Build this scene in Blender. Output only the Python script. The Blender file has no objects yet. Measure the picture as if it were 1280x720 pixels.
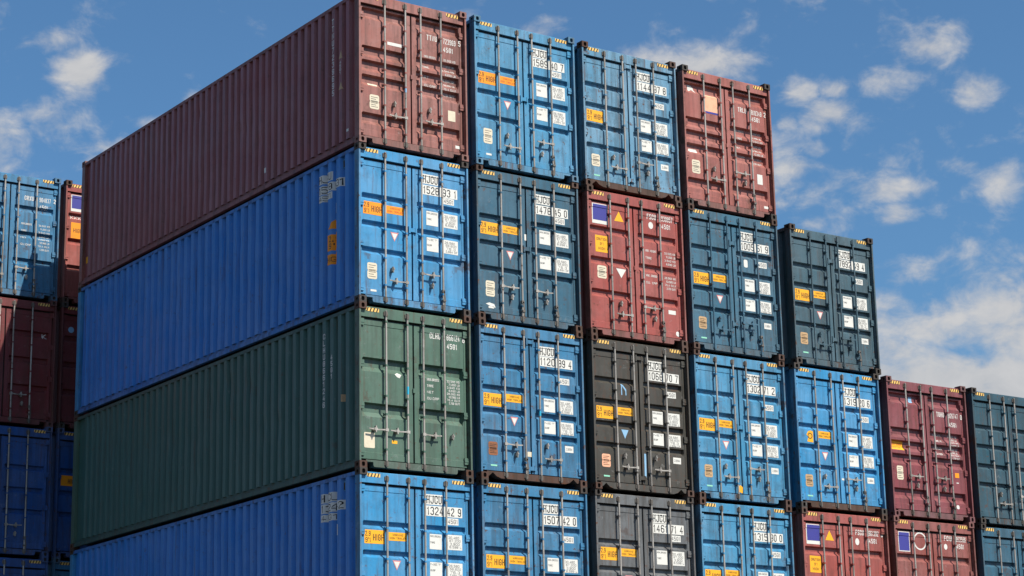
import bpy, bmesh, math, random
from mathutils import Vector, Matrix, noise as mnoise
random.seed(7)
S = bpy.context.scene
C = S.collection

# ------------------------------------------------------------------ camera
W, L, H = 2.335, 12.2, 2.92            # container width, length, stacking pitch (metres)
BASE = 5 * H                           # height of the top row's floor above the yard
cam_d = bpy.data.cameras.new('camera')
cam = bpy.data.objects.new('camera', cam_d); C.objects.link(cam)
yaw, pitch, roll = 0.6119, 0.2492, -0.0203
fw = Vector((math.sin(yaw) * math.cos(pitch), math.cos(yaw) * math.cos(pitch), math.sin(pitch)))
rt = Vector((math.cos(yaw), -math.sin(yaw), 0)); up = rt.cross(fw)
rt, up = rt * math.cos(roll) + up * math.sin(roll), up * math.cos(roll) - rt * math.sin(roll)
M = Matrix((rt, up, -fw)).transposed().to_4x4()
M.translation = Vector((-18.501, -30.994, BASE - 11.908))
cam.matrix_world = M
cam_d.sensor_width = 36; cam_d.lens = 2664.3 / 1280 * 36
cam_d.clip_start = 0.5; cam_d.clip_end = 6000
S.camera = cam
S.cycles.max_bounces = 4; S.cycles.diffuse_bounces = 2; S.cycles.glossy_bounces = 2; S.cycles.transmission_bounces = 0; S.cycles.transparent_max_bounces = 2; S.cycles.caustics_reflective = False

# ------------------------------------------------------------------ sun, sky, exposure
sun_to = Vector((0.36, -1.0, 1.25)).normalized()
sun_el = math.asin(sun_to.z); sun_az = math.atan2(sun_to.x, sun_to.y)
sd = bpy.data.lights.new('sun', 'SUN'); sd.energy = 5.0; sd.angle = math.radians(0.5); sd.color = (1.0, 0.94, 0.84)
sun = bpy.data.objects.new('sun', sd); C.objects.link(sun)
sun.rotation_euler = (-sun_to).to_track_quat('-Z', 'Y').to_euler(); sun.location = (20, -30, 60)
S.view_settings.view_transform = 'Standard'; S.view_settings.look = 'None'
S.view_settings.gamma = 1; S.view_settings.exposure = 0.5; S.view_settings.use_curve_mapping = False

world = bpy.data.worlds.new('World'); S.world = world; world.use_nodes = True
wn, wl = world.node_tree.nodes, world.node_tree.links
wn.clear()
def N(t, **kw):
    n = wn.new(t)
    for k, v in kw.items(): setattr(n, k, v)
    return n
def mth(op, a, b=None, c=None, clamp=False):
    n = N('ShaderNodeMath', operation=op); n.use_clamp = clamp
    for i, v in enumerate((a, b, c)):
        if v is None: continue
        if isinstance(v, (int, float)): n.inputs[i].default_value = v
        else: wl.new(v, n.inputs[i])
    return n.outputs[0]
sky = N('ShaderNodeTexSky'); sky.sky_type = 'NISHITA'; sky.sun_disc = False
sky.sun_elevation = sun_el; sky.sun_rotation = sun_az
sky.altitude = 0; sky.air_density = 1.0; sky.dust_density = 1.5; sky.ozone_density = 4.0
tc = N('ShaderNodeTexCoord')
sep = N('ShaderNodeSeparateXYZ'); wl.new(tc.outputs['Generated'], sep.inputs[0])
az = mth('ARCTAN2', sep.outputs[0], sep.outputs[1]); el = mth('ARCSINE', sep.outputs[2])
azd = mth('MULTIPLY', az, 57.2958); eld = mth('MULTIPLY', el, 57.2958)
def noise(vec, scale, detail, rough=0.55, dist=0.0):
    n = N('ShaderNodeTexNoise'); n.inputs['Scale'].default_value = scale; n.inputs['Detail'].default_value = detail
    n.inputs['Roughness'].default_value = rough; n.inputs['Distortion'].default_value = dist
    wl.new(vec, n.inputs['Vector']); return n.outputs['Fac']
# cloud space: wide, flat layers
cmb = N('ShaderNodeCombineXYZ'); wl.new(azd, cmb.inputs[0]); wl.new(mth('MULTIPLY', eld, 1.45), cmb.inputs[1])
n1 = noise(cmb.outputs[0], 0.62, 10, 0.58, 0.35)
n2 = noise(cmb.outputs[0], 2.1, 7, 0.62, 0.6)
n3 = noise(cmb.outputs[0], 0.11, 4, 0.5, 0.0)
# (azimuth, elevation, half width, half height, weight) of the cloud masses, degrees
blobs = [(46.8, 10.9, 5.0, 1.15, 1.35), (46.9, 12.7, 2.4, .6, .80), (44.8, 13.2, 1.4, .55, .8), (49.5, 12.6, 3.2, 1.6, 1.0), (45.0, 12.1, 1.5, .6, 1.0), (47.7, 13.7, .9, .5, .62), (46.2, 14.2, .9, .4, .6),
         (44.1, 18.55, .75, .42, .95), (43.3, 19.15, .5, .32, .8), (44.3, 19.2, .45, .30, .8), (45.6, 19.3, 1.0, .38, .62), (46.9, 20.1, .75, .36, .9), (48.1, 18.9, .55, .42, .85), (47.4, 20.6, .8, .3, .6),
         (45.5, 16.45, 1.0, .30, .85), (45.7, 15.75, .5, .28, .9), (43.1, 17.2, .7, .30, .8), (43.7, 17.6, .4, .25, .7), (42.9, 18.4, .3, .25, .6), (43.2, 14.9, .8, .3, .72), (43.5, 15.7, .4, .25, .6), (47.5, 16.9, .6, .25, .6), (48.6, 16.4, .6, .7, .65),
         (23.1, 19.9, .72, .48, 1.1), (22.3, 18.6, .6, .45, .72), (22.2, 20.7, .7, .35, .7), (24.2, 17.9, .8, .3, .72), (23.6, 17.5, .4, .3, .6), (26.3, 19.3, .4, .2, .8), (22.6, 16.3, .6, .45, .95), (23.4, 16.5, .3, .3, .7), (25.0, 18.6, .35, .2, .6), (20.6, 18.0, 1.0, .7, .75),
         (40.6, 20.0, 1.3, .42, .95), (39.0, 20.2, .7, .3, .7), (41.8, 19.6, .6, .3, .5), (52.5, 17.5, 2.0, 1.0, .8)]
dens = None
for a, e, sa, se, wt in blobs:
    u = mth('DIVIDE', mth('SUBTRACT', azd, a), sa); v = mth('DIVIDE', mth('SUBTRACT', eld, e), se)
    r2 = mth('ADD', mth('MULTIPLY', u, u), mth('MULTIPLY', v, v))
    g = mth('MULTIPLY', mth('EXPONENT', mth('MULTIPLY', r2, -0.6)), wt)
    dens = g if dens is None else mth('MAXIMUM', dens, g)
# patchy cloud cover over the whole sky
cover = mth('MULTIPLY', mth('SUBTRACT', n3, 0.475), 2.4)
dens = mth('MAXIMUM', dens, mth('MINIMUM', cover, 0.85))
# a bank of cloud lies along the whole horizon
bank = mth('MULTIPLY', mth('SUBTRACT', 12.0, eld), 0.22, clamp=True)
dens = mth('MAXIMUM', dens, bank)
tex = mth('ADD', mth('MULTIPLY', mth('SUBTRACT', n1, 0.5), 2.1), mth('MULTIPLY', mth('SUBTRACT', n2, 0.5), 0.55))
alpha = N('ShaderNodeMapRange'); alpha.interpolation_type = 'SMOOTHSTEP'
alpha.inputs['From Min'].default_value = 0.17; alpha.inputs['From Max'].default_value = 1.12; alpha.inputs['To Max'].default_value = 0.92
wl.new(mth('ADD', dens, tex), alpha.inputs['Value'])
tint = N('ShaderNodeMix', data_type='RGBA', blend_type='MULTIPLY'); tint.inputs[0].default_value = 1.0
wl.new(sky.outputs[0], tint.inputs[6]); tint.inputs[7].default_value = (0.66, 0.95, 1.08, 1)
ccol = N('ShaderNodeMix', data_type='RGBA')
ccol.inputs[6].default_value = (4.1, 4.2, 4.4, 1); ccol.inputs[7].default_value = (6.0, 5.85, 5.7, 1)
wl.new(mth('ADD', mth('MULTIPLY', n1, 1.6), -0.35, clamp=True), ccol.inputs[0])
mixc = N('ShaderNodeMix', data_type='RGBA'); wl.new(alpha.outputs[0], mixc.inputs[0])
wl.new(tint.outputs[2], mixc.inputs[6]); wl.new(ccol.outputs[2], mixc.inputs[7])
bg = N('ShaderNodeBackground'); bg.inputs['Strength'].default_value = 0.082
wl.new(mixc.outputs[2], bg.inputs['Color'])
wo = N('ShaderNodeOutputWorld'); wl.new(bg.outputs[0], wo.inputs['Surface'])

# ------------------------------------------------------------------ materials
MATS = {}
def lin(r, g, b):
    f = lambda c: (c / 255 / 12.92) if c <= 10 else ((c / 255 + 0.055) / 1.055) ** 2.4
    return (f(r), f(g), f(b))
def base_mat(name):
    m = bpy.data.materials.new(name); m.use_nodes = True
    return m, m.node_tree.nodes, m.node_tree.links, m.node_tree.nodes['Principled BSDF']
def paint(name, col, rough=0.55, wear=0.35, rust=0.25, spec=0.42, metallic=0.0):
    """Weathered paint: faded patches, vertical dirt streaks, rust specks, shallow dents."""
    if name in MATS: return MATS[name]
    m, nd, lk, bs = base_mat(name)
    geo = nd.new('ShaderNodeNewGeometry')
    def nz(scale, detail, vec=None, rough=.6):
        n = nd.new('ShaderNodeTexNoise'); n.inputs['Scale'].default_value = scale; n.inputs['Detail'].default_value = detail
        n.inputs['Roughness'].default_value = rough
        lk.new(vec or geo.outputs['Position'], n.inputs['Vector']); return n.outputs['Fac']
    def ramp(v, a, b, top=1.0):
        r = nd.new('ShaderNodeMapRange'); r.inputs['From Min'].default_value = a; r.inputs['From Max'].default_value = b
        r.inputs['To Max'].default_value = top; lk.new(v, r.inputs['Value']); return r.outputs[0]
    def mix(f, a, b):
        n = nd.new('ShaderNodeMix'); n.data_type = 'RGBA'; lk.new(f, n.inputs[0])
        for i, v in ((6, a), (7, b)):
            if isinstance(v, tuple): n.inputs[i].default_value = (*v, 1)
            else: lk.new(v, n.inputs[i])
        return n.outputs[2]
    mp = nd.new('ShaderNodeMapping'); mp.inputs['Scale'].default_value = (6.0, 6.0, 0.45); lk.new(geo.outputs['Position'], mp.inputs['Vector'])
    g = sum(col) / 3
    faded = tuple(min(1, (c * 0.74 + g * 0.26) * 1.22 + 0.010) for c in col)
    grime = tuple(c * 0.42 + d for c, d in zip(col, (0.020, 0.017, 0.013)))
    mp2 = nd.new('ShaderNodeMapping'); mp2.inputs['Scale'].default_value = (11.0, 11.0, 0.7); lk.new(geo.outputs['Position'], mp2.inputs['Vector'])
    scuff = tuple(c_ * .55 + .13 for c_ in col)
    c = mix(ramp(nz(0.9, 8, rough=.66), .36, .62, wear + .35), col, faded)
    c = mix(ramp(nz(1.0, 7, mp.outputs[0], .68), .46, .64, min(1, wear * 1.5)), c, grime)
    c = mix(ramp(nz(2.6, 9, rough=.72), .53, .66, min(1, wear * 1.2)), c, grime)
    c = mix(ramp(nz(6.5, 9, rough=.75), .60, .66, .25 + wear * .5), c, scuff)
    c = mix(ramp(nz(1.0, 8, mp2.outputs[0], .7), .57 - rust * .04, .68, .35 + rust * .6), c, (0.075, 0.034, 0.018))
    c = mix(ramp(nz(2.0, 10, rough=.74), .625 - rust * .06, .67 - rust * .05, .30 + rust * .7), c, (0.060, 0.030, 0.018))
    c = mix(ramp(nz(9.0, 8, rough=.72), .625 - rust * .06, .67 - rust * .04, min(1, .2 + rust * 1.6)), c, (0.085, 0.036, 0.018))
    lk.new(c, bs.inputs['Base Color'])
    lk.new(ramp(nz(2.4, 6), .3, .7, 1), bs.inputs['Roughness'])
    rr = nd.new('ShaderNodeMapRange'); rr.inputs['To Min'].default_value = rough - .08; rr.inputs['To Max'].default_value = rough + .14
    lk.new(nz(2.4, 6), rr.inputs['Value']); lk.new(rr.outputs[0], bs.inputs['Roughness'])
    bs.inputs['Specular IOR Level'].default_value = spec; bs.inputs['Metallic'].default_value = metallic
    bp = nd.new('ShaderNodeBump'); bp.inputs['Strength'].default_value = 0.22; bp.inputs['Distance'].default_value = 0.035
    lk.new(nz(1.7, 3), bp.inputs['Height']); lk.new(bp.outputs[0], bs.inputs['Normal'])
    MATS[name] = m
    return m
def flat(name, col, rough=0.55, wear=0.12, spec=0.3):
    """Printed film / stickers: a flat colour with slight soiling."""
    if name in MATS: return MATS[name]
    m, nd, lk, bs = base_mat(name)
    geo = nd.new('ShaderNodeNewGeometry')
    n = nd.new('ShaderNodeTexNoise'); n.inputs['Scale'].default_value = 7; n.inputs['Detail'].default_value = 7; n.inputs['Roughness'].default_value = .7
    lk.new(geo.outputs['Position'], n.inputs['Vector'])
    r = nd.new('ShaderNodeMapRange'); r.inputs['From Min'].default_value = .5; r.inputs['From Max'].default_value = .75; r.inputs['To Max'].default_value = wear * 3
    lk.new(n.outputs['Fac'], r.inputs['Value'])
    mx = nd.new('ShaderNodeMix'); mx.data_type = 'RGBA'; lk.new(r.outputs[0], mx.inputs[0])
    mx.inputs[6].default_value = (*col, 1); mx.inputs[7].default_value = (*[c * .55 + .02 for c in col], 1)
    lk.new(mx.outputs[2], bs.inputs['Base Color'])
    bs.inputs['Roughness'].default_value = rough; bs.inputs['Specular IOR Level'].default_value = spec
    MATS[name] = m
    return m
WHITE = flat('white_film', (.62, .61, .57)); BLACK = flat('black_print', (.018, .018, .020)); GREYP = flat('grey_print', (.07, .07, .075))
ORANGE = flat('orange_film', (.78, .27, .012)); YELLOW = flat('yellow_film', (.80, .37, .018)); RED = flat('red_print', (.42, .05, .04))
CREAM = flat('cream_plate', (.62, .55, .42), .4); TAN = flat('tan_plate', (.46, .30, .16), .5, .35); RUSTP = flat('rusted_plate', (.24, .095, .045), .8, .3)
BLUEP = flat('logo_blue', (.045, .045, .24)); PALEBLUE = flat('pale_blue', (.22, .40, .58)); PEACH = flat('faded_peach', (.74, .38, .24), .7, .25)
GREENP = flat('mint_sticker', (.25, .58, .42)); PINK = flat('pink_border', (.55, .20, .20)); LETTER = flat('white_lettering', (.62, .60, .57), .6, .25)
RUBBER = flat('black_rubber', (.014, .014, .015), .75); STRIPE = flat('hazard_yellow', (.74, .46, .13), .6, .3); TAPEDK = flat('tape_dark', (.045, .03, .02)); CYAN = flat('cyan_tape', (.03, .38, .58))
GALV = paint('galvanised_steel', (.34, .31, .275), .48, .55, .45, .45, .25)
GALVD = paint('dull_steel', (.13, .115, .10), .55, .5, .6, .35, .3)
RUSTY = paint('rusty_steel', (.070, .036, .026), .75, .6, .8, .2)
DARKST = paint('grimy_dark_steel', (.045, .038, .034), .7, .5, .7, .2)

# ------------------------------------------------------------------ mesh helpers
MESH = {}
class MB:
    def __init__(s): s.v = []; s.f = []; s.m = []; s.mats = []
    def mi(s, mat):
        if mat not in s.mats: s.mats.append(mat)
        return s.mats.index(mat)
    def quad(s, pts, mat=None):
        b = len(s.v); s.v += [tuple(p) for p in pts]; s.f.append(tuple(range(b, b + len(pts)))); s.m.append(s.mi(mat))
    def box(s, x0, x1, y0, y1, z0, z1, mat=None):
        b = len(s.v); s.v += [(x, y, z) for z in (z0, z1) for y in (y0, y1) for x in (x0, x1)]
        i = s.mi(mat)
        for f in ((0, 2, 3, 1), (4, 5, 7, 6), (0, 1, 5, 4), (2, 6, 7, 3), (0, 4, 6, 2), (1, 3, 7, 5)):
            s.f.append(tuple(b + k for k in f)); s.m.append(i)
    def prism(s, prof, z0, z1, axis='z', mat=None):
        """closed profile (a,b) swept along an axis: z -> (x,y), x -> (y,z), y -> (x,z)"""
        n = len(prof); b = len(s.v); i = s.mi(mat)
        for t in (z0, z1):
            for a, c in prof:
                s.v.append({'z': (a, c, t), 'x': (t, a, c), 'y': (a, t, c)}[axis])
        for k in range(n): s.f.append((b + k, b + (k + 1) % n, b + n + (k + 1) % n, b + n + k)); s.m.append(i)
        s.f.append(tuple(b + k for k in reversed(range(n)))); s.m.append(i)
        s.f.append(tuple(b + n + k for k in range(n))); s.m.append(i)
    def tube(s, p0, p1, r, n=10, mat=None):
        p0, p1 = Vector(p0), Vector(p1); d = (p1 - p0).normalized()
        a = d.orthogonal().normalized(); c = d.cross(a); b = len(s.v); i = s.mi(mat)
        for p in (p0, p1):
            for k in range(n):
                t = 2 * math.pi * k / n; s.v.append(tuple(p + r * (a * math.cos(t) + c * math.sin(t))))
        for k in range(n): s.f.append((b + k, b + (k + 1) % n, b + n + (k + 1) % n, b + n + k)); s.m.append(i)
        s.f.append(tuple(b + k for k in reversed(range(n)))); s.m.append(i); s.f.append(tuple(b + n + k for k in range(n))); s.m.append(i)
    def mesh(s, name, mat=None):
        me = bpy.data.meshes.new(name); me.from_pydata(s.v, [], s.f)
        for m in s.mats: me.materials.append(m or mat)
        me.polygons.foreach_set('material_index', s.m); me.update()
        bm = bmesh.new(); bm.from_mesh(me); bmesh.ops.recalc_face_normals(bm, faces=bm.faces); bm.to_mesh(me); bm.free()
        return me
def link(name, me, parent=None, loc=(0, 0, 0)):
    o = bpy.data.objects.new(name, me); C.objects.link(o); o.parent = parent; o.location = loc
    return o
def shared(key, name, mat, build):
    k = (key, mat.name if mat else '')
    if k not in MESH:
        b = MB(); build(b); MESH[k] = b.mesh(name, mat)
    return MESH[k]
K_, k_ = .27, .13
_O = [(K_, 0), (1 - K_, 0), (1, k_), (1, 1 - k_), (1 - K_, 1), (K_, 1), (0, 1 - k_), (0, k_), 'c']
_D = [(0, 0), (1 - K_, 0), (1, k_), (1, 1 - k_), (1 - K_, 1), (0, 1), 'c']
_C = [(1, .68), (1, 1 - k_), (1 - K_, 1), (K_, 1), (0, 1 - k_), (0, k_), (K_, 0), (1 - K_, 0), (1, k_), (1, .32)]
_P = [(0, 0), (0, 1), (1 - K_, 1), (1, 1 - k_), (1, .5 + k_), (1 - K_, .5), (0, .5, 1)]
# centre lines of condensed signwriter's capitals; third / fourth number: shift by half a stroke in x / y
GLYPH = {
    '0': [_O], 'O': [_O], 'Q': [_O], 'D': [_D], '1': [[(.05, .80), (.55, 1), (.55, 0)]], '7': [[(0, 1), (1, 1), (.35, 0)]],
    '2': [[(0, 1 - k_ - .06), (0, 1 - k_), (K_, 1), (1 - K_, 1), (1, 1 - k_), (1, .62), (0, .12), (0, 0), (1, 0)]],
    '3': [[(0, 1 - k_), (K_, 1), (1 - K_, 1), (1, 1 - k_), (1, .64), (.68, .52), (1, .40), (1, k_), (1 - K_, 0), (K_, 0), (0, k_)]],
    '4': [[(.72, 0), (.72, 1), (0, .30), (.72, .30, -1)], [(.72, .30, 1), (1, .30)]],
    '5': [[(1, 1), (0, 1), (0, .55), (1 - K_, .58), (1, .58 - k_), (1, k_), (1 - K_, 0), (K_, 0), (0, k_)]],
    '6': [[(1, 1 - k_), (1 - K_, 1), (K_, 1), (0, 1 - k_), (0, k_), (K_, 0), (1 - K_, 0), (1, k_), (1, .55 - k_), (1 - K_, .55), (0, .55, 1)]],
    '8': [_O, [(0, .52, 1), (1, .52, -1)]], 'B': [_D, [(0, .52, 1), (1, .52, -1)]],
    '9': [[(0, k_), (K_, 0), (1 - K_, 0), (1, k_), (1, 1 - k_), (1 - K_, 1), (K_, 1), (0, 1 - k_), (0, .45 + k_), (K_, .45), (1, .45, -1)]],
    'A': [[(0, 0), (0, 1 - k_), (K_, 1), (1 - K_, 1), (1, 1 - k_), (1, 0)], [(0, .45, 1), (1, .45, -1)]],
    'C': [_C], 'G': [_C[:-1] + [(1, .45), (.55, .45)]], 'E': [[(1, 1), (0, 1), (0, 0), (1, 0)], [(0, .5, 1), (.8, .5)]],
    'F': [[(1, 1), (0, 1), (0, 0)], [(0, .52, 1), (.8, .52)]], 'H': [[(0, 0), (0, 1)], [(1, 0), (1, 1)], [(0, .5, 1), (1, .5, -1)]],
    'I': [[(.5, 0), (.5, 1)]], 'J': [[(1, 1), (1, k_), (1 - K_, 0), (K_, 0), (0, k_), (0, .27)]], 'K': [[(0, 0), (0, 1)], [(1, 1), (0, .5, 1.6), (1, 0)]],
    'L': [[(0, 1), (0, 0), (1, 0)]], 'M': [[(0, 0), (0, 1), (.5, .45), (1, 1), (1, 0)]], 'N': [[(0, 0), (0, 1), (1, 0), (1, 1)]],
    'P': [_P], 'R': [_P, [(.45, .5, 0, -1), (1, 0)]], 'S': [[(1, 1 - k_), (1 - K_, 1), (K_, 1), (0, 1 - k_), (0, .5 + k_), (K_, .52), (1 - K_, .48), (1, .5 - k_), (1, k_), (1 - K_, 0), (K_, 0), (0, k_)]],
    'T': [[(0, 1), (1, 1)], [(.5, 1, 0, -1), (.5, 0)]], 'U': [[(0, 1), (0, k_), (K_, 0), (1 - K_, 0), (1, k_), (1, 1)]], 'V': [[(0, 1), (.5, 0), (1, 1)]],
    'W': [[(0, 1), (.25, 0), (.5, .7), (.75, 0), (1, 1)]], 'X': [[(0, 0), (.40, .5), (0, 1)], [(1, 0), (.60, .5), (1, 1)]], 'Y': [[(0, 1), (.5, .5), (1, 1)], [(.5, .5, 0, -1), (.5, 0)]],
    'Z': [[(0, 1), (1, 1), (0, 0), (1, 0)]], '.': [[(.5, 0), (.5, .10)]], ',': [[(.5, -.08), (.5, .10)]], "'": [[(.5, .75), (.5, 1)]],
}
def text2d(st, a0, b0, a1, b1, weight=.14):
    """words as mitred stroke outlines filling the given box (lines split at newlines)"""
    lines = st.split('\n'); lh = (b1 - b0) / (len(lines) + .22 * (len(lines) - 1)); V, F = [], []
    for li, ln in enumerate(lines):
        zb = b1 - lh - li * lh * 1.22
        wd = [{'1': .62, 'I': .35, '.': .3, ',': .3, "'": .3, ' ': .55}.get(ch, 1.0) for ch in ln]
        tot = sum(wd) + .30 * (len(ln) - 1); unit = (a1 - a0) / tot; t = min(lh * weight, unit * .30); x = a0
        for ch, w in zip(ln, wd):
            cw = max(unit * w - t, 1e-4)
            for pl in GLYPH.get(ch, []):
                closed = pl[-1] == 'c'; pts = [p for p in pl if p != 'c']
                q = [Vector((x + t / 2 + p[0] * cw + (p[2] if len(p) > 2 else 0) * t / 2, zb + t / 2 + p[1] * (lh - t) + (p[3] if len(p) > 3 else 0) * t / 2)) for p in pts]
                n = len(q); base = len(V)
                for k in range(n):
                    d0 = (q[k] - q[k - 1]) if (k or closed) else None; d1 = (q[(k + 1) % n] - q[k]) if (k < n - 1 or closed) else None
                    nn = [Vector((-d.y, d.x)).normalized() for d in (d0, d1) if d is not None and d.length > 1e-9]
                    m = sum(nn, Vector((0, 0))).normalized(); s_ = t / 2 / max(.55, m.dot(nn[0]))
                    # square line ends reach out by half a stroke unless they butt against another stroke
                    e = Vector((0, 0))
                    if not closed and k in (0, n - 1) and len(pts[k]) == 2:
                        d = (d1 if k == 0 else d0).normalized(); e = d * (t / 2) * (-1 if k == 0 else 1)
                    V.append(tuple(q[k] + e + m * s_)); V.append(tuple(q[k] + e - m * s_))
                for k in range(n if closed else n - 1):
                    j = (k + 1) % n; F.append((base + 2 * k, base + 2 * k + 1, base + 2 * j + 1, base + 2 * j))
            x += unit * (w + .30)
    return V, F
class Decal:
    """flat print laid on a surface: local a runs right, b runs up; layers stand 1.5 mm apart"""
    def __init__(s): s.items = []
    def poly(s, pts, mat, layer=0): s.items.append((list(pts), [tuple(range(len(pts)))], mat, layer)); return s
    def rect(s, a0, b0, a1, b1, mat, layer=0): return s.poly([(a0, b0), (a1, b0), (a1, b1), (a0, b1)], mat, layer)
    def rrect(s, a0, b0, a1, b1, r, mat, layer=0):
        p = []
        for cx, cy, t0 in ((a1 - r, b1 - r, 0), (a0 + r, b1 - r, 90), (a0 + r, b0 + r, 180), (a1 - r, b0 + r, 270)):
            p += [(cx + r * math.cos(math.radians(t0 + t)), cy + r * math.sin(math.radians(t0 + t))) for t in (0, 30, 60, 90)]
        return s.poly(p, mat, layer)
    def disc(s, a, b, r, mat, layer=0, ry=None, n=18):
        return s.poly([(a + r * math.cos(2 * math.pi * k / n), b + (ry or r) * math.sin(2 * math.pi * k / n)) for k in range(n)], mat, layer)
    def ring(s, a, b, r0, r1, mat, layer=0, n=24):
        for k in range(n):
            t0, t1 = 2 * math.pi * k / n, 2 * math.pi * (k + 1) / n
            s.poly([(a + r0 * math.cos(t0), b + r0 * math.sin(t0)), (a + r1 * math.cos(t0), b + r1 * math.sin(t0)),
                    (a + r1 * math.cos(t1), b + r1 * math.sin(t1)), (a + r0 * math.cos(t1), b + r0 * math.sin(t1))], mat, layer)
        return s
    def text(s, st, a0, b0, a1, b1, mat, layer=1, weight=.118):
        vs, fs = text2d(st, a0, b0, a1, b1, weight); s.items.append((vs, fs, mat, layer)); return s
    def place(s, name, parent, surf, ab, bb):
        """surf(a,b,offset)->xyz ; ab / bb: fold lines of the surface in a / b"""
        sh = (.028, .012) if parent.name.startswith('door') else (0, 0)   # prints sit on the recessed door panel
        ja, jb, jr = random.uniform(-.006, .006), random.uniform(-.006, .006), random.uniform(-.010, .010)
        ca = sum(p[0] for p in s.items[0][0]) / len(s.items[0][0]); cb = sum(p[1] for p in s.items[0][0]) / len(s.items[0][0])
        bm = bmesh.new(); mats = []; layer_of = bm.verts.layers.int.new('lay')
        for pts, fs, mat, lay in s.items:
            if mat not in mats: mats.append(mat)
            vs = []
            for p in pts:
                v = bm.verts.new((p[0] + sh[0] + ja - jr * (p[1] - cb), 0, p[1] + sh[1] + jb + jr * (p[0] - ca))); v[layer_of] = lay; vs.append(v)
            for f in fs:
                try: fc = bm.faces.new([vs[i] for i in f]); fc.material_index = mats.index(mat)
                except ValueError: pass
        xs = [v.co.x for v in bm.verts]; zs = [v.co.z for v in bm.verts]
        for brk, vals, no in ((ab, xs, (1, 0, 0)), (bb, zs, (0, 0, 1))):
            for t in brk:
                if min(vals) + 1e-4 < t < max(vals) - 1e-4:
                    bmesh.ops.bisect_plane(bm, geom=bm.verts[:] + bm.edges[:] + bm.faces[:], plane_co=(t, 0, t), plane_no=no, dist=1e-6)
        # layers are re-read from the faces because cuts make new vertices
        lay_of_mat = {}
        for pts, fs, mat, lay in s.items: lay_of_mat[mats.index(mat)] = max(lay, lay_of_mat.get(mats.index(mat), 0))
        for v in bm.verts:
            l = max((lay_of_mat[f.material_index] for f in v.link_faces), default=0)
            v.co = Vector(surf(v.co.x, v.co.z, 0.0025 + 0.0018 * l))
        me = bpy.data.meshes.new(name); bm.to_mesh(me); bm.free()
        for m in mats: me.materials.append(m)
        return link(name, me, parent)

# ------------------------------------------------------------------ the yard
gm, nd, lk, bs = base_mat('worn_asphalt')
geo = nd.new('ShaderNodeNewGeometry'); nz = nd.new('ShaderNodeTexNoise'); nz.inputs['Scale'].default_value = .35; nz.inputs['Detail'].default_value = 10
lk.new(geo.outputs['Position'], nz.inputs['Vector']); rp = nd.new('ShaderNodeValToRGB')
rp.color_ramp.elements[0].color = (.060, .057, .052, 1); rp.color_ramp.elements[1].color = (.125, .118, .106, 1); lk.new(nz.outputs['Fac'], rp.inputs[0])
lk.new(rp.outputs[0], bs.inputs['Base Color']); bs.inputs['Roughness'].default_value = .9
gb = MB(); gb.quad([(-2500, -2500, 0), (2500, -2500, 0), (2500, 2500, 0), (-2500, 2500, 0)])
ground = link('ground', gb.mesh('ground', gm)); ground['kind'] = 'structure'

# ------------------------------------------------------------------ container parts
FR, PN = 0.090, 0.098                  # door frame plane, door panel plane (depth behind the corner castings)
BARX = (0.56, 1.00, 1.33, 1.77)
BARY = 0.030
TOP = H - 0.001
STY = {                                 # door corrugations: (top, height, depth)
    'three': [(2.03, .130, .060), (1.53, .130, .060), (1.045, .130, .060)],
    'four': [(2.155, .130, .060), (1.735, .130, .060), (1.315, .130, .060), (.915, .130, .060)],
    'even': [(2.175, .16, .058), (1.565, .16, .058), (.93, .16, .058)],
    'two': [(1.96, .25, .075), (1.16, .25, .075)],
    'ribs': [(2.61, .22, .068), (1.88, .22, .068), (1.61, .22, .068), (1.33, .22, .068), (.61, .22, .068)],
}
DOORX = ((.078, 1.140, .112, 1.045), (1.173, 2.258, 1.268, 2.205))
def door_axes(sty, i):
    x0, x1, g0, g1 = DOORX[i]
    xs = [x0, g0 - .02, g0 - .014, g0, g0 + .022, g1 - .022, g1, g1 + .014, g1 + .02, x1]
    fx = [0, 0, 1, 1, 1, 1, 1, 1, 0, 0]; gx = [0, 0, 0, 0, 1, 1, 0, 0, 0, 0]
    zs = [.17, .285, .291]; fz = [0, 0, 1]; gz = [0, 0, 0]
    for t, h, d in sorted(STY[sty]):
        zs += [t - h, t - h + h * .36, t - .022, t]; fz += [1] * 4; gz += [0, d, d, 0]
    top = 2.53 if sty != 'ribs' else 2.625
    zs += [top, top + .006, 2.635]; fz += [1, 0, 0]; gz += [0, 0, 0]
    return xs, fx, gx, zs, fz, gz
def door_surf(sty, i):
    xs, fx, gx, zs, fz, gz = door_axes(sty, i)
    def ip(t, ax, val):
        if t <= ax[0]: return val[0]
        for k in range(len(ax) - 1):
            if t <= ax[k + 1]:
                w = (t - ax[k]) / (ax[k + 1] - ax[k]); return val[k] * (1 - w) + val[k + 1] * w
        return val[-1]
    def f(a, b, off=0.0):
        return (a, FR + (PN - FR) * ip(a, xs, fx) * ip(b, zs, fz) + ip(a, xs, gx) * ip(b, zs, gz) - off, b)
    return f, xs, zs
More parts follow.
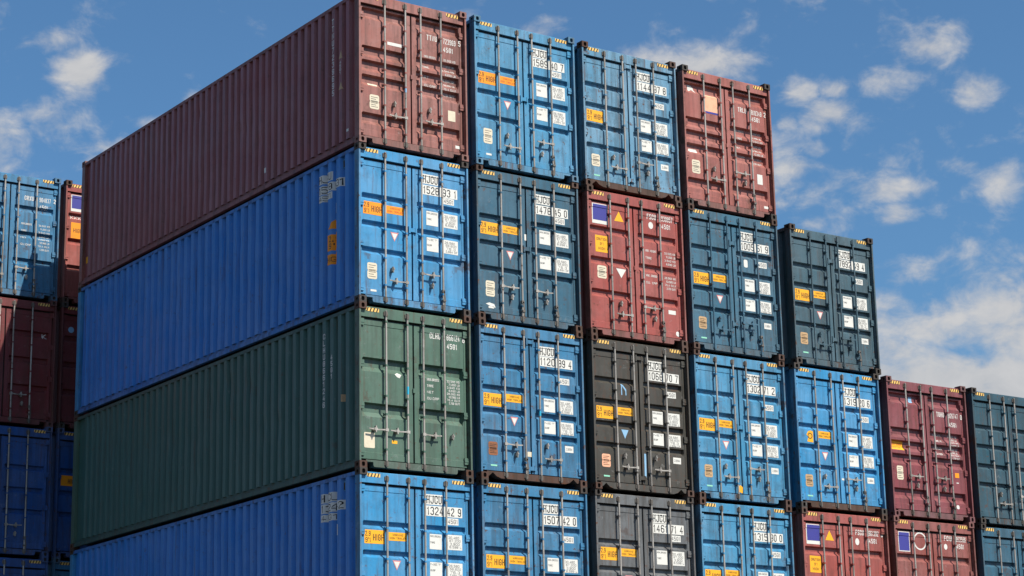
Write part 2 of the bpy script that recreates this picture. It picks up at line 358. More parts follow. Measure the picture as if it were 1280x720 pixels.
def build_door(sty, i):
    def go(b):
        f, xs, zs = door_surf(sty, i); n = len(xs)
        for z in zs:
            for x in xs: b.v.append(f(x, z))
        k = b.mi(None)
        for j in range(len(zs) - 1):
            for a in range(n - 1): b.f.append((j * n + a, j * n + a + 1, (j + 1) * n + a + 1, (j + 1) * n + a)); b.m.append(k)
        x0, x1, z0, z1 = xs[0], xs[-1], zs[0], zs[-1]; Y = FR + .06
        b.quad([(x0, FR, z0), (x0, Y, z0), (x0, Y, z1), (x0, FR, z1)]); b.quad([(x1, FR, z0), (x1, FR, z1), (x1, Y, z1), (x1, Y, z0)])
        b.quad([(x0, FR, z1), (x0, Y, z1), (x1, Y, z1), (x1, FR, z1)]); b.quad([(x0, FR, z0), (x1, FR, z0), (x1, Y, z0), (x0, Y, z0)])
    return go
def build_casting(b):
    """corner casting 0.162 x 0.178 x 0.118 with a rounded aperture in front and on the outer side"""
    w, d, h = .150, .172, .119
    def face(P, a1, b1, ra, rb):
        n = 12; ring = []; inn = []
        for k in range(n):
            t = 2 * math.pi * (k + .5) / n; c, s = math.cos(t), math.sin(t)
            ring.append((a1 / 2 + ra * math.copysign(abs(c) ** .7, c), b1 / 2 + rb * math.copysign(abs(s) ** .7, s)))
            m = max(abs(c) / (a1 / 2), abs(s) / (b1 / 2)); inn.append((a1 / 2 + c / m, b1 / 2 + s / m))
        for k in range(n):
            j = (k + 1) % n
            b.quad([P(*inn[k], 0), P(*inn[j], 0), P(*ring[j], 0), P(*ring[k], 0)])
            if (inn[k][0] - inn[j][0]) and (inn[k][1] - inn[j][1]):
                cx = 0 if inn[k][0] < a1 / 2 else a1; cy = 0 if inn[k][1] < b1 / 2 else b1
                b.quad([P(*inn[k], 0), P(cx, cy, 0), P(*inn[j], 0)])
            b.quad([P(*ring[k], 0), P(*ring[j], 0), P(*ring[j], .05), P(*ring[k], .05)])
        b.quad([P(*p, .05) for p in ring], DARKST)
    face(lambda a, c, o: (a, o, c), w, h, .033, .040)
    face(lambda a, c, o: (o, a, c), d, h, .036, .028)
    b.quad([(0, 0, 0), (w, 0, 0), (w, d, 0), (0, d, 0)]); b.quad([(0, 0, h), (w, 0, h), (w, d, h), (0, d, h)])
    b.quad([(w, 0, 0), (w, d, 0), (w, d, h), (w, 0, h)]); b.quad([(0, d, 0), (w, d, 0), (w, d, h), (0, d, h)])
def corr(pitch):
    """fold positions (along the length) and depth of the corrugated side"""
    ys, xs = [.125], [.086]; y = .34
    while y + pitch < L - .2:
        ys += [y, y + .13 * pitch, y + .55 * pitch, y + .68 * pitch]; xs += [.086, .012, .012, .086]; y += pitch
    return ys + [L - .125], xs + [.086]
def side_surf(pitch):
    ys, xs = corr(pitch)
    def f(a, b, off=0.0):               # a runs right as seen from outside: a = -y
        y = -a
        for k in range(len(ys) - 1):
            if y <= ys[k + 1]:
                w = (y - ys[k]) / (ys[k + 1] - ys[k]); return (xs[k] * (1 - w) + xs[k + 1] * w - off, y, b)
        return (xs[-1] - off, y, b)
    return f, [-t for t in ys], []
def build_side(pitch):
    """corrugated sheet with shallow dents and bulges (kept flat where the prints are)"""
    def go(b):
        ys, xs = corr(pitch); n = len(ys); rows = 13; k = b.mi(None); sd_ = pitch * 97
        for r in range(rows):
            z = .165 + (2.815 - .165) * r / (rows - 1); e = min(1, r * .5, (rows - 1 - r) * .5)
            for x, y in zip(xs, ys):
                a = e * max(0, min(1, (y - 2.0) / .8)) * min(1, max(0, (L - .3 - y) / .8))
                q = mnoise.noise(Vector((sd_, y * .55, z * .7))) * .010 + mnoise.noise(Vector((sd_ + 9, y * 1.9, z * 1.6))) * .007
                t = max(0, mnoise.noise(Vector((sd_ + 31, y * 2.6, z * 2.2))) - .32) * .05
                b.v.append((x + a * (q + t) + .002 * a, y, z))
        for r in range(rows - 1):
            for c_ in range(n - 1): b.f.append((r * n + c_, r * n + c_ + 1, (r + 1) * n + c_ + 1, (r + 1) * n + c_)); b.m.append(k)
    return go
def build_post(b):                      # J-shaped door post, outer edge at x=0
    b.prism([(.006, .012), (.040, .012), (.040, .060), (.058, .128), (.128, .128), (.128, .165), (.006, .165)], .118, 2.80, 'z')
def build_header(b):
    b.prism([(.050, 2.672), (.050, 2.850), (.062, 2.862), (.200, 2.862), (.200, 2.668)], .155, W - .155, 'x')
    b.box(.044, W - .044, .0515, .190, 2.672, 2.799)
def build_sill(kind):
    def go(b):
        y0, y1, zb, zt = .046, .20, .030, .148
        if kind == 'arch':
            pts = [(.152, zt), (.152, .060), (.195, .060), (.275, .128), (.36, .060), (.46, zb)]
        else:
            pts = [(.152, zt), (.152, .118), (.185, .112), (.30, .112), (.302, .058), (.32, zb)]
        prof = pts + [(W - a, c) for a, c in reversed(pts)]
        n = len(prof); base = len(b.v); k = b.mi(None)
        for y in (y0, y1): b.v.extend((a, y, c) for a, c in prof)
        m = n // 2
        for i in range(m - 1):          # quads between the outline and its top edge
            pass
        # strips: front / back faces as columns under the top line
        def col(a0, c0, a1, c1, y): b.quad([(a0, y, c0), (a1, y, c1), (a1, y, zt), (a0, y, zt)])
        for (a0, c0), (a1, c1) in zip(prof[1:-2], prof[2:-1]):
            if a1 - a0 > 1e-5:
                col(a0, c0, a1, c1, y0); col(a0, c0, a1, c1, y1)
            b.quad([(a0, y0, c0), (a1, y0, c1), (a1, y1, c1), (a0, y1, c0)])
        b.quad([(.152, y0, zt), (W - .152, y0, zt), (W - .152, y1, zt), (.152, y1, zt)])
    return go
def build_toprail(b): b.prism([(.008, 2.808), (.008, 2.872), (.070, 2.872), (.070, 2.808)], .170, L - .170, 'y')
def build_botrail(b):
    b.prism([(.010, .034), (.010, .105), (.046, .118), (.046, .172), (.090, .172), (.090, .034)], .170, L - .170, 'y')
def build_roof(b): b.box(.072, W - .072, .202, L - .17, 2.83, 2.862)
def build_floor(b): b.box(.092, W - .092, .205, L - .17, .09, .16)
def build_end(b): b.box(.13, W - .13, L - .10, L - .06, .12, 2.82)
def build_endpost(b): b.box(.006, .125, L - .160, L - .012, .118, 2.80)
def build_bar(z0, z1):
    def go(b): b.tube((0, 0, z0), (0, 0, z1), .0185, 10)
    return go
def build_cam(b):                       # cam end and keeper
    b.box(-.024, .024, -.008, .050, -.026, .026); b.box(-.042, -.026, .004, .050, -.036, .036); b.box(.026, .042, .004, .050, -.036, .036)
    b.tube((0, -.002, -.060), (0, -.002, .042), .023, 8)
def build_bracket(b):                   # guide that holds the bar to the door
    b.box(-.021, .021, -.021, .060, -.016, .016); b.box(-.034, -.021, .046, .066, -.028, .028); b.box(.021, .034, .046, .066, -.028, .028)
def build_handle(sign):                 # lever with hub at the bar and a catch at its middle
    def go(b):
        b.box(-.030, .030, -.024, .03, -.026, .026)
        x1 = sign * .36
        b.prism([(0.02 * sign, -.010), (x1 * .55, -.022), (x1, -.008), (x1, .012), (x1 * .55, .002), (0.02 * sign, .012)], -.020, -.006, 'y')
        cx = sign * .225
        b.prism([(cx - .030, -.020), (cx, -.034), (cx + .030, -.016), (cx + .030, .016), (cx, .034), (cx - .030, .014)], -.030, .060, 'y')
        b.box(cx - .010, cx + .010, -.034, .020, -.058, .054)
    return go
def build_droph(b):                     # lever hanging down along its bar
    b.box(-.028, .028, -.024, .03, -.028, .028)
    b.prism([(-.012, 0), (.016, -.13), (.008, -.30), (.028, -.30), (.038, -.13), (.018, 0)], -.024, -.006, 'y')
    b.box(-.022, .040, -.034, .040, -.19, -.155)
def build_catch(b):
    b.prism([(-.022, -.034), (.016, -.040), (.024, .0), (.014, .038), (-.020, .034)], .0, .066, 'y'); b.box(-.009, .009, -.014, .03, -.058, .050); b.tube((.010, -.020, .010), (.010, .03, .010), .015, 8)
def build_hinge(b):
    b.box(.030, .135, -.022, .022, -.016, .016); b.tube((.052, -.006, -.055), (.052, -.006, .055), .016, 8); b.box(.070, .135, -.016, .012, -.060, .060)
def build_hasp(b):
    b.box(-.085, .055, -.030, .02, -.034, .034); b.box(-.11, -.075, -.040, .02, -.062, .062); b.box(.03, .06, -.036, .02, -.045, .045)
def build_clip(b): b.box(-.024, .024, -.026, .02, -.040, .040)
def build_vent(b):
    b.box(-.024, .004, -.040, .040, -.085, .085); b.box(-.027, -.024, -.022, .022, -.070, .060, DARKST)

# ------------------------------------------------------------------ prints on the doors
def stripe_tape(parent, a0, a1):
    d = Decal(); z0, z1 = 2.775, 2.838; n = 4; p = (a1 - a0) / n
    d.rect(a0, z0, a1, z1, STRIPE, 0)
    for k in range(n):
        x = a0 + k * p; d.poly([(x + .003, z0), (x + p * .44, z0), (x + p * .80, z1), (x + p * .36 + .003, z1)], TAPEDK, 1)
    return d.place('hazard_stripe', parent, lambda a, b, o: (a, .050 - o, b), [], [])
def plate(parent, surf, name, a0, b0, a1, b1, mat, lines=(), tm=BLACK, r=0):
    d = Decal()
    if r: d.rrect(a0, b0, a1, b1, r, mat)
    else: d.rect(a0, b0, a1, b1, mat)
    for t, ta0, tb0, ta1, tb1 in lines: d.text(t, ta0, tb0, ta1, tb1, tm)
    f, ab, bb = surf
    return d.place(name, parent, f, ab, bb)
def lettering(parent, surf, items, mat=LETTER, bold=.145, name='lettering'):
    d = Decal()
    for t, a0, b0, a1, b1 in items: d.text(t, a0, b0, a1, b1, mat, 0, bold)
    f, ab, bb = surf
    return d.place(name, parent, f, ab, bb)
def tri_sticker(parent, surf, a, b, w, h, down=True, mat=WHITE, border=PINK):
    d = Decal(); s = -1 if down else 1
    P = lambda k: [(a - w / 2 * k, b - s * h / 2 * k - s * h * .08 * (1 - k)), (a + w / 2 * k, b - s * h / 2 * k - s * h * .08 * (1 - k)), (a, b + s * h / 2 * k - s * h * .08 * (1 - k))]
    if border: d.poly(P(1), border, 0); d.poly(P(.72), mat, 1)
    else: d.poly(P(1), mat, 0)
    f, ab, bb = surf
    return d.place('warning_triangle', parent, f, ab, bb)
def safety_plate(parent, surf, a0, b0, a1, b1, mat=CREAM):
    d = Decal(); m = (b0 + b1) / 2
    d.rrect(a0, m - .004, a1, b1, .035, mat); d.rrect(a0, b0, a1, m + .006, .035, mat, 0)
    lw = (a1 - a0)
    for k in range(6):
        z = b1 - .05 - k * (b1 - b0 - .09) / 5
        d.rect(a0 + lw * .14, z, a0 + lw * (.86 - .2 * (k % 3 == 1)), z + .008, GREYP if mat is CREAM else TAPEDK, 1)
    f, ab, bb = surf
    return d.place('safety_plate', parent, f, ab, bb)
def data_plates(dr, sr, rows, extra=None):
    """white weight panels on the right door: captions left of the bar, figures right of it"""
    for (za, zb, cap, num) in rows:
        h = zb - za
        plate(dr, sr, 'data_plate', 1.435, za, 1.685, zb, WHITE, [(cap[0], 1.445, zb - .055, 1.66, zb - .022), (cap[1], 1.445, zb - h * .62, 1.545, zb - h * .62 + .034)], GREYP)
        plate(dr, sr, 'data_plate', 1.80, za, 2.105, zb, WHITE, [(num[0], 1.82, zb - .075, 2.04, zb - .030), (num[1], 1.84, zb - .125, 2.07, zb - .085), (num[2], 1.85, zb - .185, 2.05, zb - .140), (num[3], 1.84, zb - .235, 2.09, zb - .195)], GREYP)
def line_prints(c, four):
    """the printed layout of the plated containers"""
    sl, sr, dl, dr = c['sl'], c['sr'], c['dl'], c['dr']; n = c['num']; code = c['code']
    plate(dr, sr, 'number_plate', 1.36, 2.375, 1.70, 2.555, WHITE, [(code, 1.375, 2.395, 1.69, 2.535)])
    plate(dr, sr, 'number_plate', 1.36, 2.178, 2.115, 2.358, WHITE, [(n[0], 1.385, 2.198, 1.715, 2.340), (n[1] + ' ' + n[2], 1.795, 2.198, 2.09, 2.340)])
    z = 1.875 if four else 2.045
    plate(dr, sr, 'size_plate', 1.80, z, 2.035, z + .118, WHITE, [('45G1', 1.815, z + .022, 2.02, z + .098)], GREYP)
    if four: rows = [(1.335, 1.58), (.935, 1.165)]
    else: rows = [(1.60, 1.865), (1.12, 1.375)]
    t = [(('MAX.GROSS', 'TARE'), ('30,480', '67,200', '3,900', '8,598 L')), (('NET', 'CU.CAP'), ('26,580', '58,600', '76.3', '2,694 CF'))]
    data_plates(dr, sr, [(a, b, *q) for (a, b), q in zip(rows, t)])
    zo = 1.335 if four else 1.625
    if not c.get('torn'):
        plate(dl, sl, 'height_plate', .112, zo, .515, zo + .235, ORANGE if c.get('orange') else YELLOW,
              [('2.9', .130, zo + .130, .235, zo + .215), ("9'1", .132, zo + .022, .240, zo + .105), ('HIGH', .285, zo + .055, .500, zo + .165)])
    else:
        d = Decal(); d.poly([(.30, zo + .01), (.46, zo), (.465, zo + .225), (.40, zo + .24), (.33, zo + .22), (.285, zo + .15), (.33, zo + .10)], YELLOW, 0)
        d.ring(.38, zo + .13, .045, .062, TAPEDK, 1)
        d.place('height_plate', dl, sl[0], sl[1], sl[2])
    if not c.get('no_warn'):
        z1 = zo + (.075 if not four else .10)
        plate(dl, sl, 'warning_plate', .595, z1, .965, z1 + .145, ORANGE if c.get('orange') else YELLOW,
              [('WARNING', .675, z1 + .082, .885, z1 + .118), ('HIGH TRAILER', .620, z1 + .026, .945, z1 + .062)], RED if c.get('orange') else BLACK)
    if not c.get('no_tri'):
        tm = PALEBLUE if c.get('tri_blue') else WHITE
        tri_sticker(dl, sl, .765, 1.08 if four else 1.275, .17, .17, True, tm, None if c.get('tri_blue') else PINK)
    safety_plate(dl, sl, .20, .43 if four else .45, .40, .675 if four else .745, c.get('csc', CREAM))
    if four:
        plate(dr, sr, 'sticker', 1.90, .615, 2.09, .735, WHITE, [('2,694', 1.93, .655, 2.06, .700)], GREYP)
        plate(dl, sl, 'sticker', .235, .240, .375, .268, GREENP)
    else:
        plate(dl, sl, 'sticker', .255, .225, .375, .262, WHITE)
def plain_number(c, own, num, chk, z, zt, chk_x=2.225):
    sr, dr = c['sr'], c['dr']; h = .105
    lettering(dr, sr, [(own, 1.475, z, 1.70, z + h), (num, 1.835, z, 2.110, z + h), ('45G1', 1.835, zt, 2.055, zt + h * .92)])
    lettering(dr, (lambda a, b, o: (a, FR - o, b), [], []), [(chk, 2.172, z, 2.220, z + h)])
def columns_text(c, za, zb, caps, figs, w=(1.41, 1.66, 1.83, 2.10)):
    it = []; n = len(caps); st = (zb - za) / n
    for k, t in enumerate(caps): it.append((t, w[0], zb - st * k - .045, w[0] + (w[1] - w[0]) * (.55 if len(t) < 5 else 1), zb - st * k))
    n = len(figs); st = (zb - za) / n
    for k, t in enumerate(figs): it.append((t, w[2] + (.04 if k % 2 else 0), zb - st * k - min(.042, st * .7), w[3], zb - st * k))
    lettering(c['dr'], c['sr'], it)

# ------------------------------------------------------------------ one container
COUNT = [0]
def container(x, y, z, spec):
    """x,y,z: outer left, door end, floor level"""
    k = spec; sty = k.get('sty', 'four'); COUNT[0] += 1
    pm = paint('paint_' + k['paint'], PAINTS[k['paint']], k.get('rough', .42), k.get('wear', .35) + .12, k.get('rust', .2) + .12)
    cm = {'rusty': RUSTY, 'dark': DARKST, 'paint': paint('grimy_' + k['paint'], tuple(c * .6 + .02 for c in PAINTS[k['paint']]), .65, .6, .5)}[k.get('cast', 'paint')]
    sm = RUSTY if k.get('sill') == 'rusty' else (paint('grimy_' + k['paint'], tuple(c * .6 + .02 for c in PAINTS[k['paint']]), .65, .6, .5) if k.get('sill') == 'grimy' else paint('frame_' + k['paint'], tuple(c * .8 + .006 for c in PAINTS[k['paint']]), .55, .75, .75))
    fm = paint('frame_' + k['paint'], tuple(c * .8 + .006 for c in PAINTS[k['paint']]), .55, .75, .75)
    root = bpy.data.objects.new('shipping_container', None); C.objects.link(root); root.location = (x, y, z); root.empty_display_size = .3
    root['label'] = k['label']; root['category'] = 'container'; root['group'] = k.get('group', 'containers stacked in the front block')
    barm = {'galv': GALV, 'paint': pm, 'dull': GALVD}[k.get('bars', 'galv')]
    pitch = k.get('pitch', .278)
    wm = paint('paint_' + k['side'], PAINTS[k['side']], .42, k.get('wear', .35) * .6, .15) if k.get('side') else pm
    # frame
    for sx in (1, -1):
        p = link('corner_post', shared('post', 'corner_post', fm, build_post), root, (0 if sx > 0 else W, 0, 0)); p.scale = (sx, 1, 1)
        p = link('corner_post', shared('endpost', 'corner_post', pm, build_endpost), root, (0 if sx > 0 else W, 0, 0)); p.scale = (sx, 1, 1)
        for sy in (1, -1):
            for zz in (0, TOP - .119):
                o = link('corner_casting', shared('cast', 'corner_casting', cm, build_casting), root, (0 if sx > 0 else W, 0 if sy > 0 else L, zz)); o.scale = (sx, sy, 1)
        s = link('side_wall', shared(('side', pitch), 'side_wall', wm, build_side(pitch)), root, (0 if sx > 0 else W, 0, 0)); s.scale = (sx, 1, 1)
        if sx > 0: left_wall = s
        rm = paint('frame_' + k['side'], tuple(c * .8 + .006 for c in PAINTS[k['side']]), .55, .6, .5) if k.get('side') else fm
        for nm, key, bf in (('top_rail', 'toprail', build_toprail), ('bottom_rail', 'botrail', build_botrail)):
            o = link(nm, shared(key, nm, rm, bf), root, (0 if sx > 0 else W, 0, 0)); o.scale = (sx, 1, 1)
    link('roof', shared('roof', 'roof', pm, build_roof), root); link('floor', shared('floor', 'floor', DARKST, build_floor), root)
    link('end_wall', shared('end', 'end_wall', pm, build_end), root)
    header = link('header_beam', shared('header', 'header_beam', pm, build_header), root)
    sill = link('sill_beam', shared(('sill', k.get('notch', 'step')), 'sill_beam', sm, build_sill(k.get('notch', 'step'))), root)
    stripe_tape(header, .165, .430); stripe_tape(header, W - .425, W - .160)
    # doors
    seal = link('door_seal', shared('seal', 'door_seal', RUBBER, lambda b: (b.box(1.1405, 1.1725, FR + .035, FR + .055, .165, 2.638), b.box(.06, W - .06, FR + .035, FR + .056, .149, .169), b.box(.06, W - .06, FR + .025, FR + .039, 2.6365, 2.664))), root)
    doors = []
    for i in (0, 1): doors.append(link('door', shared(('door', sty, i), 'door', pm, build_door(sty, i)), root))
    dl, dr = doors
    c = dict(k); c.update(dl=dl, dr=dr, sl=door_surf(sty, 0), sr=door_surf(sty, 1), root=root, header=header, sill=sill)
    if k.get('far'): zb = ()
    else: zb = k.get('brackets', (2.46, 1.90, 1.36, .86, .36))
    for bi, bx in enumerate(BARX):
        d = doors[bi // 2]
        bar = link('locking_bar', shared('bar', 'locking_bar', barm, build_bar(.09, 2.815)), d, (bx, BARY, 0))
        link('bar_keeper', shared('cam', 'bar_keeper', barm if k.get('bars') == 'paint' else GALVD, build_cam), header, (bx, BARY, 2.762))
        link('bar_keeper', shared('cam', 'bar_keeper', barm if k.get('bars') == 'paint' else GALVD, build_cam), sill, (bx, BARY, .106))
        for z_ in zb: link('bar_bracket', shared('bracket', 'bar_bracket', pm, build_bracket), d, (bx, BARY, z_ + random.uniform(-.02, .02)))
    for (bi, z_, sg) in k.get('handles', [(1, .47, -1), (3, .66, -1)]):
        link('door_handle', shared(('handle', sg), 'door_handle', barm if k.get('bars') == 'paint' else GALV, build_handle(sg)), doors[bi // 2], (BARX[bi], BARY, z_))
    for (bi, z_) in k.get('drops', [(3, .42)]):
        link('door_handle', shared('drop', 'door_handle', GALVD, build_droph), doors[bi // 2], (BARX[bi], BARY, z_))
    for (cx, z_) in k.get('catches', [(.74, .67), (1.55, .48)]):
        link('handle_catch', shared('catch', 'handle_catch', barm if k.get('bars') == 'paint' else GALV, build_catch), doors[int(cx > 1.15)], (cx, BARY, z_))
    for z_ in k.get('hinges', (2.58, 1.84, 1.10, .28)):
        link('hinge', shared('hinge', 'hinge', pm, build_hinge), dl, (0, .082, z_)); h = link('hinge', shared('hinge', 'hinge', pm, build_hinge), dr, (W, .082, z_)); h.scale = (-1, 1, 1)
    for z_ in k.get('hasps', ()): link('lock_hasp', shared('hasp', 'lock_hasp', pm, build_hasp), dr, (1.175, FR, z_))
    for z_ in k.get('clips', ()): link('seal_clip', shared('clip', 'seal_clip', pm, build_clip), dr, (1.16, FR, z_))
    if not k.get('no_vent'): link('vent', shared('vent', 'vent', pm, build_vent), left_wall, (.086, k.get('vent_y', .62), 2.68))
    c['wall'] = left_wall; c['pitch'] = pitch
    for fn in k.get('prints', ()): fn(c)
    return root

# paint colours (reflectances), matched by eye
PAINTS = {
    'side_plum': (.245, .070, .074), 'side_blue': (.007, .165, .520), 'side_green': (.024, .092, .080),  # long walls: less bleached than doors, bluer to carry the shaded side's skylight
    'bright_blue': (.022, .212, .430), 'mid_blue': (.020, .150, .295), 'sky_blue': (.032, .205, .370), 'deep_teal': (.020, .088, .142), 'slate_teal': (.040, .088, .115),
    'dusk_teal': (.030, .108, .168), 'pale_blue': (.072, .210, .330), 'grey_green': (.056, .116, .082), 'charcoal': (.044, .039, .030), 'grey_blue': (.100, .106, .112),
    'brick_red': (.290, .058, .046), 'faded_red': (.290, .082, .064), 'plum_brown': (.260, .085, .066), 'maroon': (.190, .040, .048), 'brown_red': (.230, .060, .050), 'dark_teal': (.016, .062, .090), 'dark_red': (.14, .018, .020), 'royal_blue': (.010, .070, .26),
}
four = lambda c: line_prints(c, True)
three = lambda c: line_prints(c, False)
def side_number(rows, y_l, extra=()):
    """printed number on white panels across the corrugated left side"""
    def go(c):
        f, ab, bb = side_surf(c['pitch']); yl = -y_l
        z = (2.46, 2.275, 2.13); hh = (.165, .165, .125); ww = (.47, .84, .47)
        for (t, q) in zip(rows, range(3)):
            d = Decal(); d.rect(yl, z[q], yl + ww[q], z[q] + hh[q], WHITE); d.text(t, yl + .02, z[q] + .018, yl + ww[q] - .02, z[q] + hh[q] - .018, BLACK)
            d.place('number_plate', c['wall'], f, ab, bb)
        d = Decal(); d.rect(yl + .50, 1.84, yl + .58, 2.03, WHITE); d.place('sticker', c['wall'], f, ab, bb)
        for e in extra: e(c, f, ab, bb)
    return go
def side_orange(c, f, ab, bb):
    d = Decal(); d.poly([(-1.09, 1.545), (-.87, 1.545), (-.95, 1.715)], ORANGE); d.place('warning_triangle', c['wall'], f, ab, bb)
    d = Decal(); d.rect(-1.18, 1.15, -.80, 1.45, ORANGE); d.text("2.9\n9'1", -1.06, 1.18, -.90, 1.42, BLACK); d.place('height_plate', c['wall'], f, ab, bb)
    d = Decal(); d.rect(-1.18, .89, -.80, 1.08, ORANGE); d.text('HIGH', -1.12, .94, -.86, 1.03, TAPEDK); d.place('warning_plate', c['wall'], f, ab, bb)
def side_vertical(cols, extras=()):
    def go(c):
        f, ab, bb = side_surf(c['pitch'])
        for t, y, z0, z1, w in cols:
            d = Decal(); d.text('\n'.join(t), -y - w / 2, z0, -y + w / 2, z1, LETTER, 0, .17); d.place('lettering', c['wall'], f, ab, bb)
        for kind, y, z, w, h, m in extras:
            d = Decal()
            if kind == 'tri': d.poly([(-y - w / 2, z), (-y + w / 2, z), (-y + w * .2, z + h)], m)
            else: d.rect(-y - w / 2, z, -y + w / 2, z + h, m)
            d.place('warning_triangle' if kind == 'tri' else 'sticker', c['wall'], f, ab, bb)
    return go
def st(side, a0, b0, a1, b1, mat, name='sticker', lines=(), tm=BLACK, r=0):
    return lambda c: plate(c['dl' if side == 0 else 'dr'], c['sl' if side == 0 else 'sr'], name, a0, b0, a1, b1, mat, lines, tm, r)
def shape(side, pts, mat, name='sticker'):
    def go(c):
        s = c['sl' if side == 0 else 'sr']; Decal().poly(pts, mat).place(name, c['dl' if side == 0 else 'dr'], *s)
    return go
def csc(a0, b0, a1, b1, mat=CREAM): return lambda c: safety_plate(c['dl'], c['sl'], a0, b0, a1, b1, mat)
def disc(side, a, b, r, mat, ry=None): 
    def go(c):
        s = c['sl' if side == 0 else 'sr']; Decal().disc(a, b, r, mat, 0, ry).place('sticker', c['dl' if side == 0 else 'dr'], *s)
    return go
def tri(a, b, w, h, down, mat, border): return lambda c: tri_sticker(c['dl'], c['sl'], a, b, w, h, down, mat, border)
def logo(c):
    d = Decal(); d.rect(.14, 2.205, .515, 2.60, WHITE); d.rect(.160, 2.275, .495, 2.585, BLUEP, 1); d.place('logo_panel', c['dl'], *c['sl'])
def logo2(c):
    d = Decal(); d.rect(.155, 2.205, .475, 2.61, LETTER); d.rect(.170, 2.225, .460, 2.595, BLUEP, 1); d.place('logo_panel', c['dl'], *c['sl'])
def logo_ring(c):
    d = Decal(); d.ring(.775, 2.44, .155, .185, LETTER, 0); d.place('logo_ring', c['dl'], *c['sl'])
def tape(bi, z0, z1, mat): 
    def go(c):
        b = MB(); b.tube((BARX[bi], BARY, z0), (BARX[bi], BARY, z1), .0205, 10, mat); link('tape', b.mesh('tape'), c['dl' if bi < 2 else 'dr'])
    return go
def num(own, n, chk, z, zt): return lambda c: plain_number(c, own, n, chk, z, zt)
def cols(za, zb, caps, figs): return lambda c: columns_text(c, za, zb, caps, figs)
CAPS = ['MAX.GROSS', 'TARE', 'NET', 'CU.CAP']
FIGS = ['32,500 KG', '71,650 LB', '3,940 KG', '8,690 LB', '28,560 KG', '62,960 LB', '76.4 CU.M', '2,700 CU.FT']
caution = lambda c: plate(c['dl'], c['sl'], 'caution_plate', .20, 1.64, .50, 1.97, YELLOW, [('CAUTION', .23, 1.87, .47, 1.925), ("9'1", .31, 1.78, .40, 1.835), ('HIGH', .27, 1.685, .43, 1.74)])
H4 = dict(sty='four', handles=[(1, .47, -1), (2, .66, 1)], catches=[(.72, .67), (1.56, .48)], drops=[(3, .42)])
H3 = dict(sty='three', handles=[(1, .46, -1), (2, .67, 1)], catches=[(.72, .67), (1.55, .48)], drops=[(3, .40)])
TX = dict(sty='ribs', handles=[(1, .64, -1), (2, .87, 1)], catches=[(.76, .85), (1.57, .68)], drops=[(3, .45)], brackets=(2.30, 2.0, 1.47, 1.18, .78, .30), hinges=(2.45, 1.75, 1.05, .26))
EV = dict(sty='even', handles=[(1, .47, -1), (2, .68, 1)], catches=[(.77, .68), (1.59, .48)], drops=[(3, .42)], brackets=(2.42, 1.85, 1.22, .72, .34))
def mk(base, **kw): d = dict(base); d.update(kw); return d

COLX = [0, 2.499, 5.034, 7.527, 10.122, 12.640, 15.175]
FRONT = {}
FRONT['A', 0] = mk(TX, paint='plum_brown', side='side_plum', pitch=.256, wear=.5, cast='paint', sill='grimy', bars='galv', handles=[(1, .61, -1), (3, .63, -1)], drops=[], catches=[(.77, .84), (1.53, .86)], clips=(1.44,), no_vent=True,
    label='brown-red container numbered 723969 5 with a plum corrugated side',
    prints=[num('TTNU', '723969', '5', 2.235, 2.075), csc(.25, .68, .45, .95), st(0, .23, 1.125, .43, 1.165, CREAM), st(1, 1.93, .74, 2.09, .94, CREAM), st(1, 2.07, .225, 2.19, .285, WHITE), st(0, .62, 1.97, .96, 2.03, LETTER), tape(1, 1.10, 1.22, PALEBLUE),
            cols(1.18, 1.93, CAPS, FIGS), side_vertical([('TTNU7239695', .939, 1.12, 2.62, .075), ('45G1', .683, 1.46, 1.72, .060)], [('tri', .68, 1.77, .11, .16, TAN), ('tri', .68, 1.17, .13, .15, TAN), ('box', 3.53, .35, .09, .10, WHITE), ('box', .43, .30, .08, .05, WHITE), ('box', 11.94, .52, .14, .15, YELLOW)])])
FRONT['A', 1] = mk(H3, paint='sky_blue', num=('1589', '40', '7'), code='HJCU', orange=True, hasps=(1.47,), sill='paint', catches=[(.74, .67), (1.53, .44)], handles=[(1, .46, -1), (3, .67, -1)], drops=[(3, .42)],
    label='mid blue container numbered 1589 40 7 with an orange height plate', prints=[three])
FRONT['A', 2] = mk(H4, paint='pale_blue', num=('1144', '97', '8'), code='HJCU', no_warn=True, no_tri=True, wear=.6, rust=.45, notch='arch', sill='rusty', cast='rusty', hasps=(2.62, .28),
    label='pale weathered blue container numbered 1144 97 8 with rust along its edges', prints=[four])
FRONT['A', 3] = mk(TX, paint='faded_red', wear=.3, cast='dark', sill='grimy', clips=(1.42,),
    label='brick red container numbered 810348 2 with a faded peach panel',
    prints=[num('TRLU', '810348', '2', 2.20, 2.06), shape(0, [(.22, 2.42), (.32, 2.47), (.40, 2.40), (.36, 2.51), (.30, 2.555), (.21, 2.56)], WHITE), st(0, .60, 2.06, .945, 2.41, PEACH), st(0, .60, 2.015, .945, 2.055, BLUEP), st(0, .16, 1.135, .38, 1.21, WHITE, r=.03), csc(.20, .70, .41, .98), st(1, 1.92, .73, 2.06, .94, WHITE), st(1, 2.06, .225, 2.17, .28, WHITE), cols(1.10, 1.83, CAPS, FIGS)])
FRONT['B', 0] = mk(H3, paint='bright_blue', num=('1528', '93', '1'), code='HJCU', orange=True, hasps=(1.46,), side='side_blue', pitch=.306, cast='dark', wear=.25,
    label='bright blue container numbered 1528 93 1 on the green container', prints=[three, side_number(('HJCU', '1528931', '45G1'), 1.45, (side_orange,))])
